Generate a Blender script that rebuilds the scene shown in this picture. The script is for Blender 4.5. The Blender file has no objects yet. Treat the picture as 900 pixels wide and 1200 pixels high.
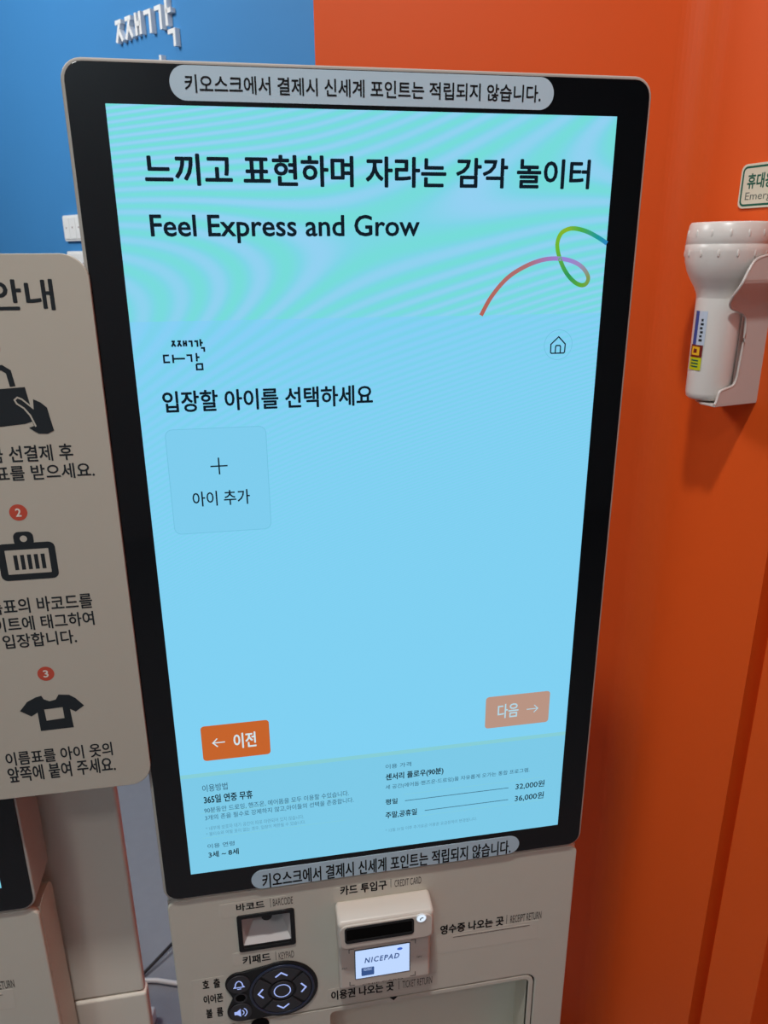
import bpy, bmesh, math
from mathutils import Vector, Matrix

# ---------------------------------------------------------------- set-up
S = bpy.context.scene
COL = S.collection
MM = 0.001
FLOOR = 1150.0            # mm from the floor to the middle of the kiosk display


def lin(r, g, b):
    def f(c):
        c /= 255.0
        return c / 12.92 if c <= 0.04045 else ((c + 0.055) / 1.055) ** 2.4
    return (f(r), f(g), f(b), 1.0)


# camera
cd = bpy.data.cameras.new('camera')
cam = bpy.data.objects.new('camera', cd)
COL.objects.link(cam)
CR = ((0.984698, -0.174178, -0.005701), (-0.061448, -0.316406, -0.946632), (0.163079, 0.932496, -0.322267))
cam.matrix_world = Matrix(((CR[0][0], -CR[1][0], -CR[2][0], -0.09075),
                           (CR[0][1], -CR[1][1], -CR[2][1], -0.54215),
                           (CR[0][2], -CR[1][2], -CR[2][2], 0.20999 + FLOOR * MM),
                           (0, 0, 0, 1)))
cd.sensor_fit = 'HORIZONTAL'
cd.sensor_width = 36.0
cd.lens = 36.0 * 885.65893 / 900.0
cd.clip_start = 0.02
cd.dof.use_dof = True
cd.dof.focus_distance = 0.60
cd.dof.aperture_fstop = 24.0
S.camera = cam

# world
W = bpy.data.worlds.new('world')
S.world = W
W.use_nodes = True
W.node_tree.nodes['Background'].inputs[0].default_value = lin(225, 230, 240)
W.node_tree.nodes['Background'].inputs[1].default_value = 0.03


def area(name, loc, size, power, color=(1, 1, 1), target=None, sy=None):
    l = bpy.data.lights.new(name, 'AREA')
    l.energy = power
    l.color = color
    l.size = size
    if sy:
        l.shape = 'RECTANGLE'
        l.size_y = sy
    o = bpy.data.objects.new(name, l)
    COL.objects.link(o)
    o.location = loc
    if target:
        o.rotation_euler = (Vector(target) - Vector(loc)).to_track_quat('-Z', 'Y').to_euler()
    return o


area('ceiling_and_fill_light', (-0.20, -0.52, 2.70), 0.11, 20.5, (1.0, 1.0, 0.98))
area('ceiling_and_fill_light', (-0.85, -1.50, 2.70), 0.25, 6.5, (1.0, 1.0, 0.98))  # added fill light that reaches the divider under the board
area('ceiling_and_fill_light', (-1.5, 0.95, 2.66), 0.7, 42, (0.97, 0.99, 1.0), (-0.75, 2.1, 1.5))  # added wash light, aimed at the blue wall to brighten it
area('ceiling_and_fill_light', (-0.9, -2.75, 2.66), 0.5, 8, (0.78, 0.95, 1.0), (-0.9, -3.2, 1.4))  # added light on the unseen rear wall, for a bluish reflection in the bezel

S.view_settings.view_transform = 'Standard'
S.view_settings.look = 'None'
S.view_settings.exposure = 0.0
S.view_settings.gamma = 1.0
S.view_settings.use_curve_mapping = False
S.cycles.use_denoising = True
S.cycles.max_bounces = 8


# ---------------------------------------------------------------- materials
def mat(name, c, rough=0.5, spec=0.5, metal=0.0, emit=None, es=1.0, noise=0.0, nscale=30.0, bump=0.0):
    m = bpy.data.materials.new(name)
    m.use_nodes = True
    nt = m.node_tree
    b = nt.nodes['Principled BSDF']
    b.inputs['Base Color'].default_value = c
    b.inputs['Roughness'].default_value = rough
    b.inputs['Specular IOR Level'].default_value = spec
    b.inputs['Metallic'].default_value = metal
    if emit:
        b.inputs['Emission Color'].default_value = emit
        b.inputs['Emission Strength'].default_value = es
    if noise or bump:
        tc = nt.nodes.new('ShaderNodeTexCoord')
        nz = nt.nodes.new('ShaderNodeTexNoise')
        nz.inputs['Scale'].default_value = nscale
        nz.inputs['Detail'].default_value = 4
        nt.links.new(tc.outputs['Object'], nz.inputs['Vector'])
        if noise:
            hs = nt.nodes.new('ShaderNodeHueSaturation')
            mr = nt.nodes.new('ShaderNodeMapRange')
            mr.inputs['To Min'].default_value = 1 - noise
            mr.inputs['To Max'].default_value = 1 + noise
            nt.links.new(nz.outputs['Fac'], mr.inputs['Value'])
            nt.links.new(mr.outputs['Result'], hs.inputs['Value'])
            hs.inputs['Color'].default_value = c
            nt.links.new(hs.outputs['Color'], b.inputs['Base Color'])
        if bump:
            bp = nt.nodes.new('ShaderNodeBump')
            bp.inputs['Strength'].default_value = bump
            bp.inputs['Distance'].default_value = 0.002
            nt.links.new(nz.outputs['Fac'], bp.inputs['Height'])
            nt.links.new(bp.outputs['Normal'], b.inputs['Normal'])
    return m


def glow(name, c, s=1.0, rough=0.25, spec=0.3):
    """pixels of a lit display: the glass over them stays a little glossy"""
    return mat(name, (0.004, 0.004, 0.004, 1), rough, spec, 0, c, s)


def moire(name, base, c1, c2, amount):
    """interference streaks over the lit pixels: sin of a quadratic of x and z (mm from the middle of the display)"""
    m = glow(name, base)
    nt = m.node_tree

    def math_(op, a, b=None):
        n = nt.nodes.new('ShaderNodeMath')
        n.operation = op
        for i, q in enumerate((a, b)):
            if q is None:
                continue
            if isinstance(q, (int, float)):
                n.inputs[i].default_value = q
            else:
                nt.links.new(q, n.inputs[i])
        return n.outputs[0]

    def mix(f, a, b):
        n = nt.nodes.new('ShaderNodeMix')
        n.data_type = 'RGBA'
        for i, q in (('Factor', f), ('A', a), ('B', b)):
            if isinstance(q, tuple):
                n.inputs[i].default_value = q
            else:
                nt.links.new(q, n.inputs[i])
        return n.outputs['Result']

    tc = nt.nodes.new('ShaderNodeTexCoord')
    sp = nt.nodes.new('ShaderNodeSeparateXYZ')
    nt.links.new(tc.outputs['Object'], sp.inputs[0])
    dx = math_('SUBTRACT', math_('MULTIPLY', sp.outputs[0], 1000.0), 40.0)
    dz = math_('SUBTRACT', math_('MULTIPLY', sp.outputs[2], 1000.0), FLOOR + 238.0)
    nz = nt.nodes.new('ShaderNodeTexNoise')
    nz.inputs['Scale'].default_value = 5.0
    nz.inputs['Detail'].default_value = 0.0
    nt.links.new(tc.outputs['Object'], nz.inputs['Vector'])
    ph = math_('SUBTRACT', math_('MULTIPLY', math_('MULTIPLY', dz, dz), 0.0010), math_('MULTIPLY', math_('MULTIPLY', dx, dz), 0.00065))
    ph = math_('ADD', ph, math_('MULTIPLY', nz.outputs['Fac'], 3.5))
    sn = math_('SINE', math_('MULTIPLY', ph, 6.2832))
    n2 = nt.nodes.new('ShaderNodeTexNoise')
    n2.inputs['Scale'].default_value = 8.0
    n2.inputs['Detail'].default_value = 1.0
    nt.links.new(tc.outputs['Object'], n2.inputs['Vector'])
    # streaks fade away towards the foot of the display
    fade = nt.nodes.new('ShaderNodeMapRange')
    fade.inputs['From Min'].default_value = -400.0
    fade.inputs['From Max'].default_value = 20.0
    fade.inputs['To Min'].default_value = 0.1
    nt.links.new(dz, fade.inputs['Value'])
    am = math_('MULTIPLY', math_('MULTIPLY', fade.outputs['Result'], amount), math_('ADD', n2.outputs['Fac'], 0.25))
    pos = math_('MULTIPLY', math_('MAXIMUM', sn, 0.0), am)
    neg = math_('MULTIPLY', math_('MAXIMUM', math_('MULTIPLY', sn, -1.0), 0.0), am)
    c = mix(pos, mix(neg, base, c1), c2)
    nt.links.new(c, nt.nodes['Principled BSDF'].inputs['Emission Color'])
    return m


M = {}
M['orange'] = mat('orange_paint', lin(226, 89, 23), 0.5, 0.4, noise=0.03, nscale=6, bump=0.05)
M['blue'] = mat('blue_paint', lin(62, 132, 190), 0.6, 0.3, noise=0.03, nscale=5, bump=0.05)
M['white_wall'] = mat('white_paint', lin(205, 208, 212), 0.7, 0.3, noise=0.02)
M['ceiling'] = mat('ceiling_paint', lin(225, 225, 222), 0.8, 0.2, noise=0.02)
M['floor'] = mat('grey_floor', lin(150, 150, 155), 0.5, 0.3, noise=0.06, nscale=40)
M['beige'] = mat('beige_enamel', lin(205, 202, 188), 0.42, 0.4, noise=0.015, nscale=60, bump=0.03)
M['panel_tone'] = mat('divider_beige', lin(230, 220, 206), 0.5, 0.3)
M['rim'] = mat('display_rim', lin(176, 172, 164), 0.35, 0.5)
M['bezel'] = mat('black_glass', lin(5, 6, 9), 0.06, 0.5)
M['black'] = mat('black_plastic', lin(14, 14, 15), 0.35, 0.4)
M['deep'] = mat('dark_gap', lin(6, 6, 6), 0.8, 0.1)
M['ink'] = mat('black_ink', lin(16, 18, 20), 0.6, 0.2)
M['thin_ink'] = mat('grey_ink', lin(70, 62, 58), 0.6, 0.2)
M['film'] = mat('clear_label_film', lin(208, 204, 190), 0.25, 0.5)
M['pill'] = mat('grey_sticker', lin(186, 212, 226), 0.5, 0.4)
M['board'] = mat('board_face', lin(192, 188, 174), 0.5, 0.3, noise=0.01)
M['board_edge'] = mat('board_edge', lin(235, 230, 220), 0.4, 0.4)
M['print'] = mat('charcoal_print', lin(40, 46, 50), 0.6, 0.2)
M['red'] = mat('red_print', lin(196, 84, 66), 0.6, 0.2)
M['white'] = mat('white_plastic', lin(236, 236, 234), 0.35, 0.5)
M['lamp_white'] = mat('flashlight_white', lin(220, 218, 212), 0.3, 0.5)
M['holder'] = mat('holder_white', lin(200, 194, 188), 0.35, 0.5)
M['lens'] = mat('lens', lin(200, 210, 215), 0.05, 0.6)
M['sign'] = mat('sign_face', lin(214, 212, 190), 0.4, 0.4)
M['green'] = mat('sign_green', lin(10, 92, 74), 0.5, 0.3)
M['grey_print'] = mat('sign_grey', lin(92, 104, 96), 0.5, 0.3)
M['navy'] = mat('label_navy', lin(44, 78, 150), 0.4)
M['pale'] = mat('label_pale', lin(190, 205, 222), 0.4)
M['yellow'] = mat('label_yellow', lin(232, 180, 40), 0.4)
M['lime'] = mat('label_lime', lin(190, 196, 20), 0.4)
M['maroon'] = mat('label_maroon', lin(110, 30, 24), 0.4)
M['scan'] = mat('scanner_well', lin(196, 192, 190), 0.3, 0.5)
M['tray'] = mat('tray_white', lin(214, 212, 196), 0.4, 0.4)
M['cable_dark'] = mat('cable_black', lin(40, 36, 36), 0.5)
M['cable_white'] = mat('cable_white', lin(238, 232, 226), 0.4)
M['key'] = mat('key_grey', lin(52, 52, 56), 0.4, 0.4)
M['key_rim'] = mat('key_rim', lin(40, 48, 70), 0.25, 0.6)
M['reader'] = mat('reader_beige', lin(212, 204, 192), 0.35, 0.5)
M['key_glow'] = glow('key_light', lin(170, 190, 255), 0.9)
M['lcd'] = glow('reader_lcd', lin(190, 215, 255), 1.0)
M['lcd_ink'] = glow('reader_lcd_ink', lin(50, 80, 135), 1.0)
M['lcd_blue'] = glow('reader_lcd_blue', lin(60, 100, 200), 1.0)
M['led'] = glow('indicator_led', lin(225, 240, 255), 1.0)
M['s_head'] = moire('screen_header', lin(124, 212, 230), lin(112, 222, 210), lin(152, 207, 245), 0.9)
M['s_body'] = moire('screen_body', lin(127, 208, 242), lin(116, 210, 226), lin(140, 204, 246), 0.8)
M['s_foot'] = glow('screen_footer', lin(123, 201, 231))
M['s_line'] = glow('screen_rule', lin(132, 205, 214))
M['s_ink'] = glow('screen_ink', lin(4, 22, 34), 1.0, 0.3, 0.15)
M['s_ink2'] = glow('screen_soft_ink', lin(54, 98, 122))
M['s_ink3'] = glow('screen_faint_ink', lin(92, 150, 176))
M['s_tile'] = glow('screen_tile', lin(125, 204, 237))
M['s_tile_edge'] = glow('screen_tile_edge', lin(112, 192, 222))
M['s_orange'] = glow('screen_orange', lin(196, 98, 40))
M['s_orange2'] = glow('screen_pale_orange', lin(184, 147, 130))
M['s_white'] = glow('screen_white', lin(206, 228, 234))
M['s_pale'] = glow('screen_pale_text', lin(176, 214, 228))


def ribbon_mat():
    m = glow('screen_ribbon', lin(100, 150, 60))
    nt = m.node_tree
    at = nt.nodes.new('ShaderNodeAttribute')
    at.attribute_name = 'run'
    cr = nt.nodes.new('ShaderNodeValToRGB')
    e = cr.color_ramp.elements
    stops = [(0.0, (178, 96, 84)), (0.16, (172, 110, 112)), (0.27, (150, 128, 216)), (0.33, (156, 136, 190)), (0.40, (128, 150, 86)), (0.5, (92, 168, 48)),
             (0.58, (40, 150, 84)), (0.68, (104, 180, 50)), (0.80, (136, 180, 40)), (0.88, (70, 170, 70)), (0.95, (20, 150, 150)), (1.0, (40, 130, 200))]
    e[0].position, e[0].color = stops[0][0], lin(*stops[0][1])
    e[1].position, e[1].color = stops[-1][0], lin(*stops[-1][1])
    for p, c in stops[1:-1]:
        x = e.new(p)
        x.color = lin(*c)
    nt.links.new(at.outputs['Fac'], cr.inputs['Fac'])
    nt.links.new(cr.outputs['Color'], nt.nodes['Principled BSDF'].inputs['Emission Color'])
    return m


M['s_ribbon'] = ribbon_mat()


# ---------------------------------------------------------------- builders (millimetres)
def rrect(x0, z0, x1, z1, r=0.0, n=6):
    x0, x1 = min(x0, x1), max(x0, x1)
    z0, z1 = min(z0, z1), max(z0, z1)
    r = min(r, (x1 - x0) / 2 - 1e-3, (z1 - z0) / 2 - 1e-3)
    if r <= 0:
        return [(x0, z0), (x1, z0), (x1, z1), (x0, z1)]
    out = []
    for cx, cz, a0 in ((x1 - r, z0 + r, -90), (x1 - r, z1 - r, 0), (x0 + r, z1 - r, 90), (x0 + r, z0 + r, 180)):
        for k in range(n + 1):
            a = math.radians(a0 + 90.0 * k / n)
            out.append((cx + r * math.cos(a), cz + r * math.sin(a)))
    return out


def circ(cx, cz, r, n=32, a0=0, a1=360, rz=None):
    full = abs(a1 - a0) >= 360
    k = n if full else n + 1
    rz = r if rz is None else rz
    return [(cx + r * math.cos(math.radians(a0 + (a1 - a0) * i / n)), cz + rz * math.sin(math.radians(a0 + (a1 - a0) * i / n))) for i in range(k)]


def sector(cx, cz, r0, r1, a0, a1, n=10):
    return circ(cx, cz, r1, n, a0, a1) + circ(cx, cz, r0, n, a1, a0)


def smooth_line(pts, n=8, closed=False):
    P = [Vector((p[0], p[1])) for p in pts]
    m = len(P)
    out = []
    rng = range(m) if closed else range(m - 1)
    for i in rng:
        if closed:
            a, b, c, d = P[i - 1], P[i], P[(i + 1) % m], P[(i + 2) % m]
        else:
            a, b, c, d = P[max(i - 1, 0)], P[i], P[i + 1], P[min(i + 2, m - 1)]
        for k in range(n):
            t = k / n
            q = 0.5 * ((2 * b) + (c - a) * t + (2 * a - 5 * b + 4 * c - d) * t * t + (3 * b - a - 3 * c + d) * t ** 3)
            out.append((q.x, q.y))
    if not closed:
        out.append((P[-1].x, P[-1].y))
    return out


class MB:
    """collects geometry (mm; x right, y into the scene, z up) for ONE mesh object"""

    def __init__(self, up=0.0):
        self.v, self.f, self.mi, self.sm, self.mats, self.up = [], [], [], [], [], up
        self.run = {}

    def m(self, name):
        if name not in self.mats:
            self.mats.append(name)
        return self.mats.index(name)

    def add(self, verts, faces, mname, smooth=False):
        o = len(self.v)
        self.v += [(x, y, z + self.up) for x, y, z in verts]
        i = self.m(mname)
        for f in faces:
            self.f.append([o + k for k in f])
            self.mi.append(i)
            self.sm.append(smooth)
        return o

    def from_mesh(self, me, mname, fn, smooth=False):
        self.add([fn(v.co) for v in me.vertices], [list(p.vertices) for p in me.polygons], mname, smooth)

    def plate(self, loops, y0, d, mname, bevel=0.0, seg=2):
        """outline(s) in x/z (the first is the rim, the rest are holes), front at y0, thickness d"""
        cu = bpy.data.curves.new('tmp', 'CURVE')
        cu.dimensions = '2D'
        cu.fill_mode = 'BOTH'
        for lp in loops:
            s = cu.splines.new('POLY')
            s.points.add(len(lp) - 1)
            for p, (x, z) in zip(s.points, lp):
                p.co = (x * 0.01, z * 0.01, 0, 1)
            s.use_cyclic_u = True
        e = max(d / 2 - bevel, 0)
        cu.extrude = e * 0.01
        if bevel:
            cu.bevel_depth = bevel * 0.01
            cu.bevel_resolution = seg
            cu.offset = -bevel * 0.01
        o = bpy.data.objects.new('tmp', cu)
        COL.objects.link(o)
        bpy.context.view_layer.update()
        me = bpy.data.meshes.new_from_object(o.evaluated_get(bpy.context.evaluated_depsgraph_get()))
        h = e + bevel
        self.from_mesh(me, mname, lambda c: (c.x * 100, y0 + h - c.z * 100, c.y * 100))
        bpy.data.objects.remove(o)
        bpy.data.curves.remove(cu)
        bpy.data.meshes.remove(me)

    def text(self, body, tl, br, y, mname, bold=0.0, spacing=1.0, shear=0.0):
        """lettering fitted to the box tl (x, z top) .. br (x, z bottom), printed at depth y"""
        cu = bpy.data.curves.new('tmp', 'FONT')
        cu.body = body
        cu.resolution_u = 3
        cu.space_character = spacing
        cu.shear = shear
        o = bpy.data.objects.new('tmp', cu)
        COL.objects.link(o)
        bpy.context.view_layer.update()
        me = bpy.data.meshes.new_from_object(o.evaluated_get(bpy.context.evaluated_depsgraph_get()))
        xs = [v.co.x for v in me.vertices]
        zs = [v.co.y for v in me.vertices]
        ax, bx, az, bz = min(xs), max(xs), min(zs), max(zs)
        sx = (br[0] - tl[0]) / (bx - ax)
        sz = (tl[1] - br[1]) / (bz - az)
        hx = bold * (bz - az) * sz
        steps = [(0, 0)] if bold <= 0 else [(math.cos(k * math.pi / 4) * hx, math.sin(k * math.pi / 4) * hx) for k in range(8)]
        fx = (br[0] - tl[0] - 2 * hx) / (br[0] - tl[0])
        fz = (tl[1] - br[1] - 2 * hx) / (tl[1] - br[1])
        for j, (ox, oz) in enumerate(steps):
            self.from_mesh(me, mname, lambda c: (tl[0] + hx + ox + (c.x - ax) * sx * fx, y - 0.002 * j, br[1] + hx + oz + (c.y - az) * sz * fz))
        bpy.data.objects.remove(o)
        bpy.data.curves.remove(cu)
        bpy.data.meshes.remove(me)

    def face(self, loop, y, mname):
        self.add([(x, y, z) for x, z in loop], [list(range(len(loop)))], mname)

    def strip(self, pts, w, y, mname, closed=False, caps=True, d=0.0):
        """a line of width w along pts (x, z); d > 0 gives it thickness"""
        P = [Vector((p[0], p[1])) for p in pts]
        n = len(P)
        L, Rr = [], []
        for i in range(n):
            a = P[i - 1] if (i > 0 or closed) else None
            b = P[(i + 1) % n] if (i < n - 1 or closed) else None
            t1 = (P[i] - a).normalized() if a is not None else (b - P[i]).normalized()
            t2 = (b - P[i]).normalized() if b is not None else t1
            t = t1 + t2
            t = t.normalized() if t.length > 1e-6 else t1
            nn = Vector((-t.y, t.x))
            k = min(1.0 / max(nn.dot(Vector((-t1.y, t1.x))), 0.4), 2.0)
            if caps and not closed and i == 0:
                P0 = P[i] - t1 * w * 0.5
            elif caps and not closed and i == n - 1:
                P0 = P[i] + t1 * w * 0.5
            else:
                P0 = P[i]
            L.append(P0 + nn * w * 0.5 * k)
            Rr.append(P0 - nn * w * 0.5 * k)
        m = n if closed else n - 1
        vs = [(p.x, y, p.y) for p in L] + [(p.x, y, p.y) for p in Rr]
        fs = [[i, n + i, n + (i + 1) % n, (i + 1) % n] for i in range(m)]
        if d:
            q = len(vs)
            vs += [(x, yy + d, z) for x, yy, z in vs]
            fs += [[q + i for i in reversed(f)] for f in fs[:m]]
            for i in range(m):
                j = (i + 1) % n
                fs.append([i, j, q + j, q + i])
                fs.append([n + i, q + n + i, q + n + j, n + j])
            if not closed:
                fs.append([0, q, q + n, n])
                fs.append([n - 1, 2 * n - 1, q + 2 * n - 1, q + n - 1])
        o = self.add(vs, fs, mname)
        for i in range(n):
            for base in (o, o + n):
                self.run[base + i] = i / (n - 1)

    def box(self, x0, x1, y0, y1, z0, z1, mname, bevel=0.0, seg=2):
        bm = bmesh.new()
        bmesh.ops.create_cube(bm, size=1)
        for v in bm.verts:
            v.co = Vector(((x0 + x1) / 2 + v.co.x * (x1 - x0), (y0 + y1) / 2 + v.co.y * (y1 - y0), (z0 + z1) / 2 + v.co.z * (z1 - z0)))
        self.bm(bm, mname, bevel, seg)

    def prism_x(self, prof, x0, x1, mname, bevel=0.0, seg=3):
        """profile in (y, z) pushed along x"""
        bm = bmesh.new()
        a = [bm.verts.new((x0, y, z)) for y, z in prof]
        b = [bm.verts.new((x1, y, z)) for y, z in prof]
        n = len(prof)
        bm.faces.new(a)
        bm.faces.new(list(reversed(b)))
        for i in range(n):
            bm.faces.new((a[i], b[i], b[(i + 1) % n], a[(i + 1) % n]))
        bmesh.ops.recalc_face_normals(bm, faces=bm.faces)
        self.bm(bm, mname, bevel, seg)

    def prism_z(self, prof, z0, z1, mname, bevel=0.0, seg=2):
        """plan outline in (x, y) raised from z0 to z1"""
        bm = bmesh.new()
        a = [bm.verts.new((x, y, z0)) for x, y in prof]
        b = [bm.verts.new((x, y, z1)) for x, y in prof]
        n = len(prof)
        bm.faces.new(a)
        bm.faces.new(list(reversed(b)))
        for i in range(n):
            bm.faces.new((a[i], b[i], b[(i + 1) % n], a[(i + 1) % n]))
        bmesh.ops.recalc_face_normals(bm, faces=bm.faces)
        self.bm(bm, mname, bevel, seg)

    def bm(self, bm, mname, bevel=0.0, seg=2, smooth=False):
        if bevel:
            bmesh.ops.bevel(bm, geom=list(bm.edges), offset=bevel, segments=seg, affect='EDGES', profile=0.5)
        bm.verts.index_update()
        self.add([tuple(v.co) for v in bm.verts], [[v.index for v in f.verts] for f in bm.faces], mname, smooth)
        bm.free()

    def lathe(self, cx, cy, prof, mname, n=48, a0=0.0, a1=360.0):
        """profile of (radius, z) turned round a vertical axis"""
        full = abs(a1 - a0) >= 360
        k = n if full else n + 1
        vs, fs = [], []
        for r, z in prof:
            for i in range(k):
                a = math.radians(a0 + (a1 - a0) * i / n)
                vs.append((cx + r * math.cos(a), cy + r * math.sin(a), z))
        for j in range(len(prof) - 1):
            for i in range(n):
                i2 = (i + 1) % k
                fs.append([j * k + i, j * k + i2, (j + 1) * k + i2, (j + 1) * k + i])
        self.add(vs, fs, mname, True)

    def tube(self, pts, r, mname, n=10):
        P = [Vector(p) for p in pts]
        vs, fs = [], []
        for i, p in enumerate(P):
            t = (P[min(i + 1, len(P) - 1)] - P[max(i - 1, 0)]).normalized()
            u = t.cross(Vector((0, 0, 1)))
            u = u.normalized() if u.length > 1e-4 else Vector((1, 0, 0))
            w = u.cross(t).normalized()
            for k in range(n):
                a = 2 * math.pi * k / n
                q = p + (u * math.cos(a) + w * math.sin(a)) * r
                vs.append(tuple(q))
        for i in range(len(P) - 1):
            for k in range(n):
                fs.append([i * n + k, i * n + (k + 1) % n, (i + 1) * n + (k + 1) % n, (i + 1) * n + k])
        fs.append(list(range(n)))
        fs.append([(len(P) - 1) * n + k for k in reversed(range(n))])
        self.add(vs, fs, mname, True)

    def blob(self, c, r, mname, rot=None):
        bm = bmesh.new()
        bmesh.ops.create_uvsphere(bm, u_segments=12, v_segments=8, radius=1)
        for v in bm.verts:
            q = Vector((v.co.x * r[0], v.co.y * r[1], v.co.z * r[2]))
            if rot is not None:
                q = Matrix.Rotation(rot, 3, 'Z') @ q
            v.co = q + Vector(c)
        self.bm(bm, mname, smooth=True)

    def build(self, name, parent=None, label=None):
        me = bpy.data.meshes.new(name)
        me.from_pydata([(x * MM, y * MM, z * MM) for x, y, z in self.v], [], self.f)
        for n in self.mats:
            me.materials.append(M[n])
        me.polygons.foreach_set('material_index', self.mi)
        me.polygons.foreach_set('use_smooth', self.sm)
        if self.run:
            at = me.attributes.new('run', 'FLOAT', 'POINT')
            at.data.foreach_set('value', [self.run.get(i, 0.0) for i in range(len(self.v))])
        me.update()
        o = bpy.data.objects.new(name, me)
        COL.objects.link(o)
        if parent:
            o.parent = parent
        if label:
            o['label'] = label
        return o


def thing(name, label, cat, loc=(0, 0, 0), rz=0.0, group=None):
    o = bpy.data.objects.new(name, None)
    o.empty_display_size = 0.05
    COL.objects.link(o)
    o.location = (loc[0] * MM, loc[1] * MM, loc[2] * MM)
    o.rotation_euler = (0, 0, rz)
    o['label'], o['category'] = label, cat
    if group:
        o['group'] = group
    return o


def tag(o, label, cat, group=None):
    o['label'], o['category'] = label, cat
    if group:
        o['group'] = group
    return o


def struct(o):
    o['kind'] = 'structure'
    return o


# frames of the two oblique walls: origin, direction to the right, rotation about z
OB = (475.01067, 282.41546)
XB = (0.23564, -0.97184)
RB = math.atan2(XB[1], XB[0])
OL = (-570.50345, 1911.38376)
XL = (0.60056, -0.79958)
RL = math.atan2(XL[1], XL[0])


def placed(o, org, rz):
    o.location = (org[0] * MM, org[1] * MM, 0)
    o.rotation_euler = (0, 0, rz)
    return o


# ---------------------------------------------------------------- the room
H = 2750
b = MB(); b.box(-5200, 1900, -3300, 5200, -60, 0, 'floor'); struct(b.build('floor'))
b = MB(); b.box(-5200, 1900, -3300, 5200, H, H + 60, 'ceiling'); struct(b.build('ceiling'))
# orange wall behind the kiosk, ending in a mitred free edge on the left
b = MB(); b.prism_z([(7, 468), (452.1, 377), (490, 470), (40, 555)], 0, H, 'orange'); struct(b.build('wall_back'))
# orange wall on the right with a vertical joint, a narrow strip and a set-back stretch
b = MB()
b.prism_z([(-97, 0), (91, 0), (91, 26), (110, 26), (110, 60), (-97, 60)], 0, H, 'orange')
b.prism_z([(184, 34), (1350, 34), (1350, 90), (184, 90)], 0, H, 'orange')
struct(placed(b.build('wall_right'), OB, RB))
b = MB(); b.prism_z([(110, 0), (184, 0), (184, 60), (110, 60)], 0, H, 'orange', 1.0); struct(placed(b.build('trim_1'), OB, RB))
# rounded inside corner where the two orange walls meet
cb = (OB[0] - 97 * XB[0], OB[1] - 97 * XB[1])
da = Vector((7 - 452.1, 468 - 377)).normalized()
pa = (cb[0] + da.x * 34, cb[1] + da.y * 34)
pb = (cb[0] + XB[0] * 34, cb[1] + XB[1] * 34)
cv = []
for q in range(13):
    t = q / 12
    cv.append(tuple((1 - t) ** 2 * pa[i] + 2 * t * (1 - t) * cb[i] + t * t * pb[i] for i in (0, 1)))
b = MB(); b.prism_z([(cb[0] + 4, cb[1] + 4)] + cv, 0, H, 'orange'); struct(b.build('trim_2'))
# blue wall further back
b = MB(); b.prism_z([(-3200, 0), (1500, 0), (1500, 100), (-3200, 100)], 0, H, 'blue'); struct(placed(b.build('wall_left'), OL, RL))
# the rest of the room, behind the photographer
b = MB(); b.box(-5200, 1900, -3300, -3200, 0, H, 'white_wall'); struct(b.build('wall_rear'))
b = MB(); b.box(-5200, -5100, -3200, 5200, 0, H, 'white_wall'); struct(b.build('wall_side'))

# ---------------------------------------------------------------- the kiosk
UP = FLOOR


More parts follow.
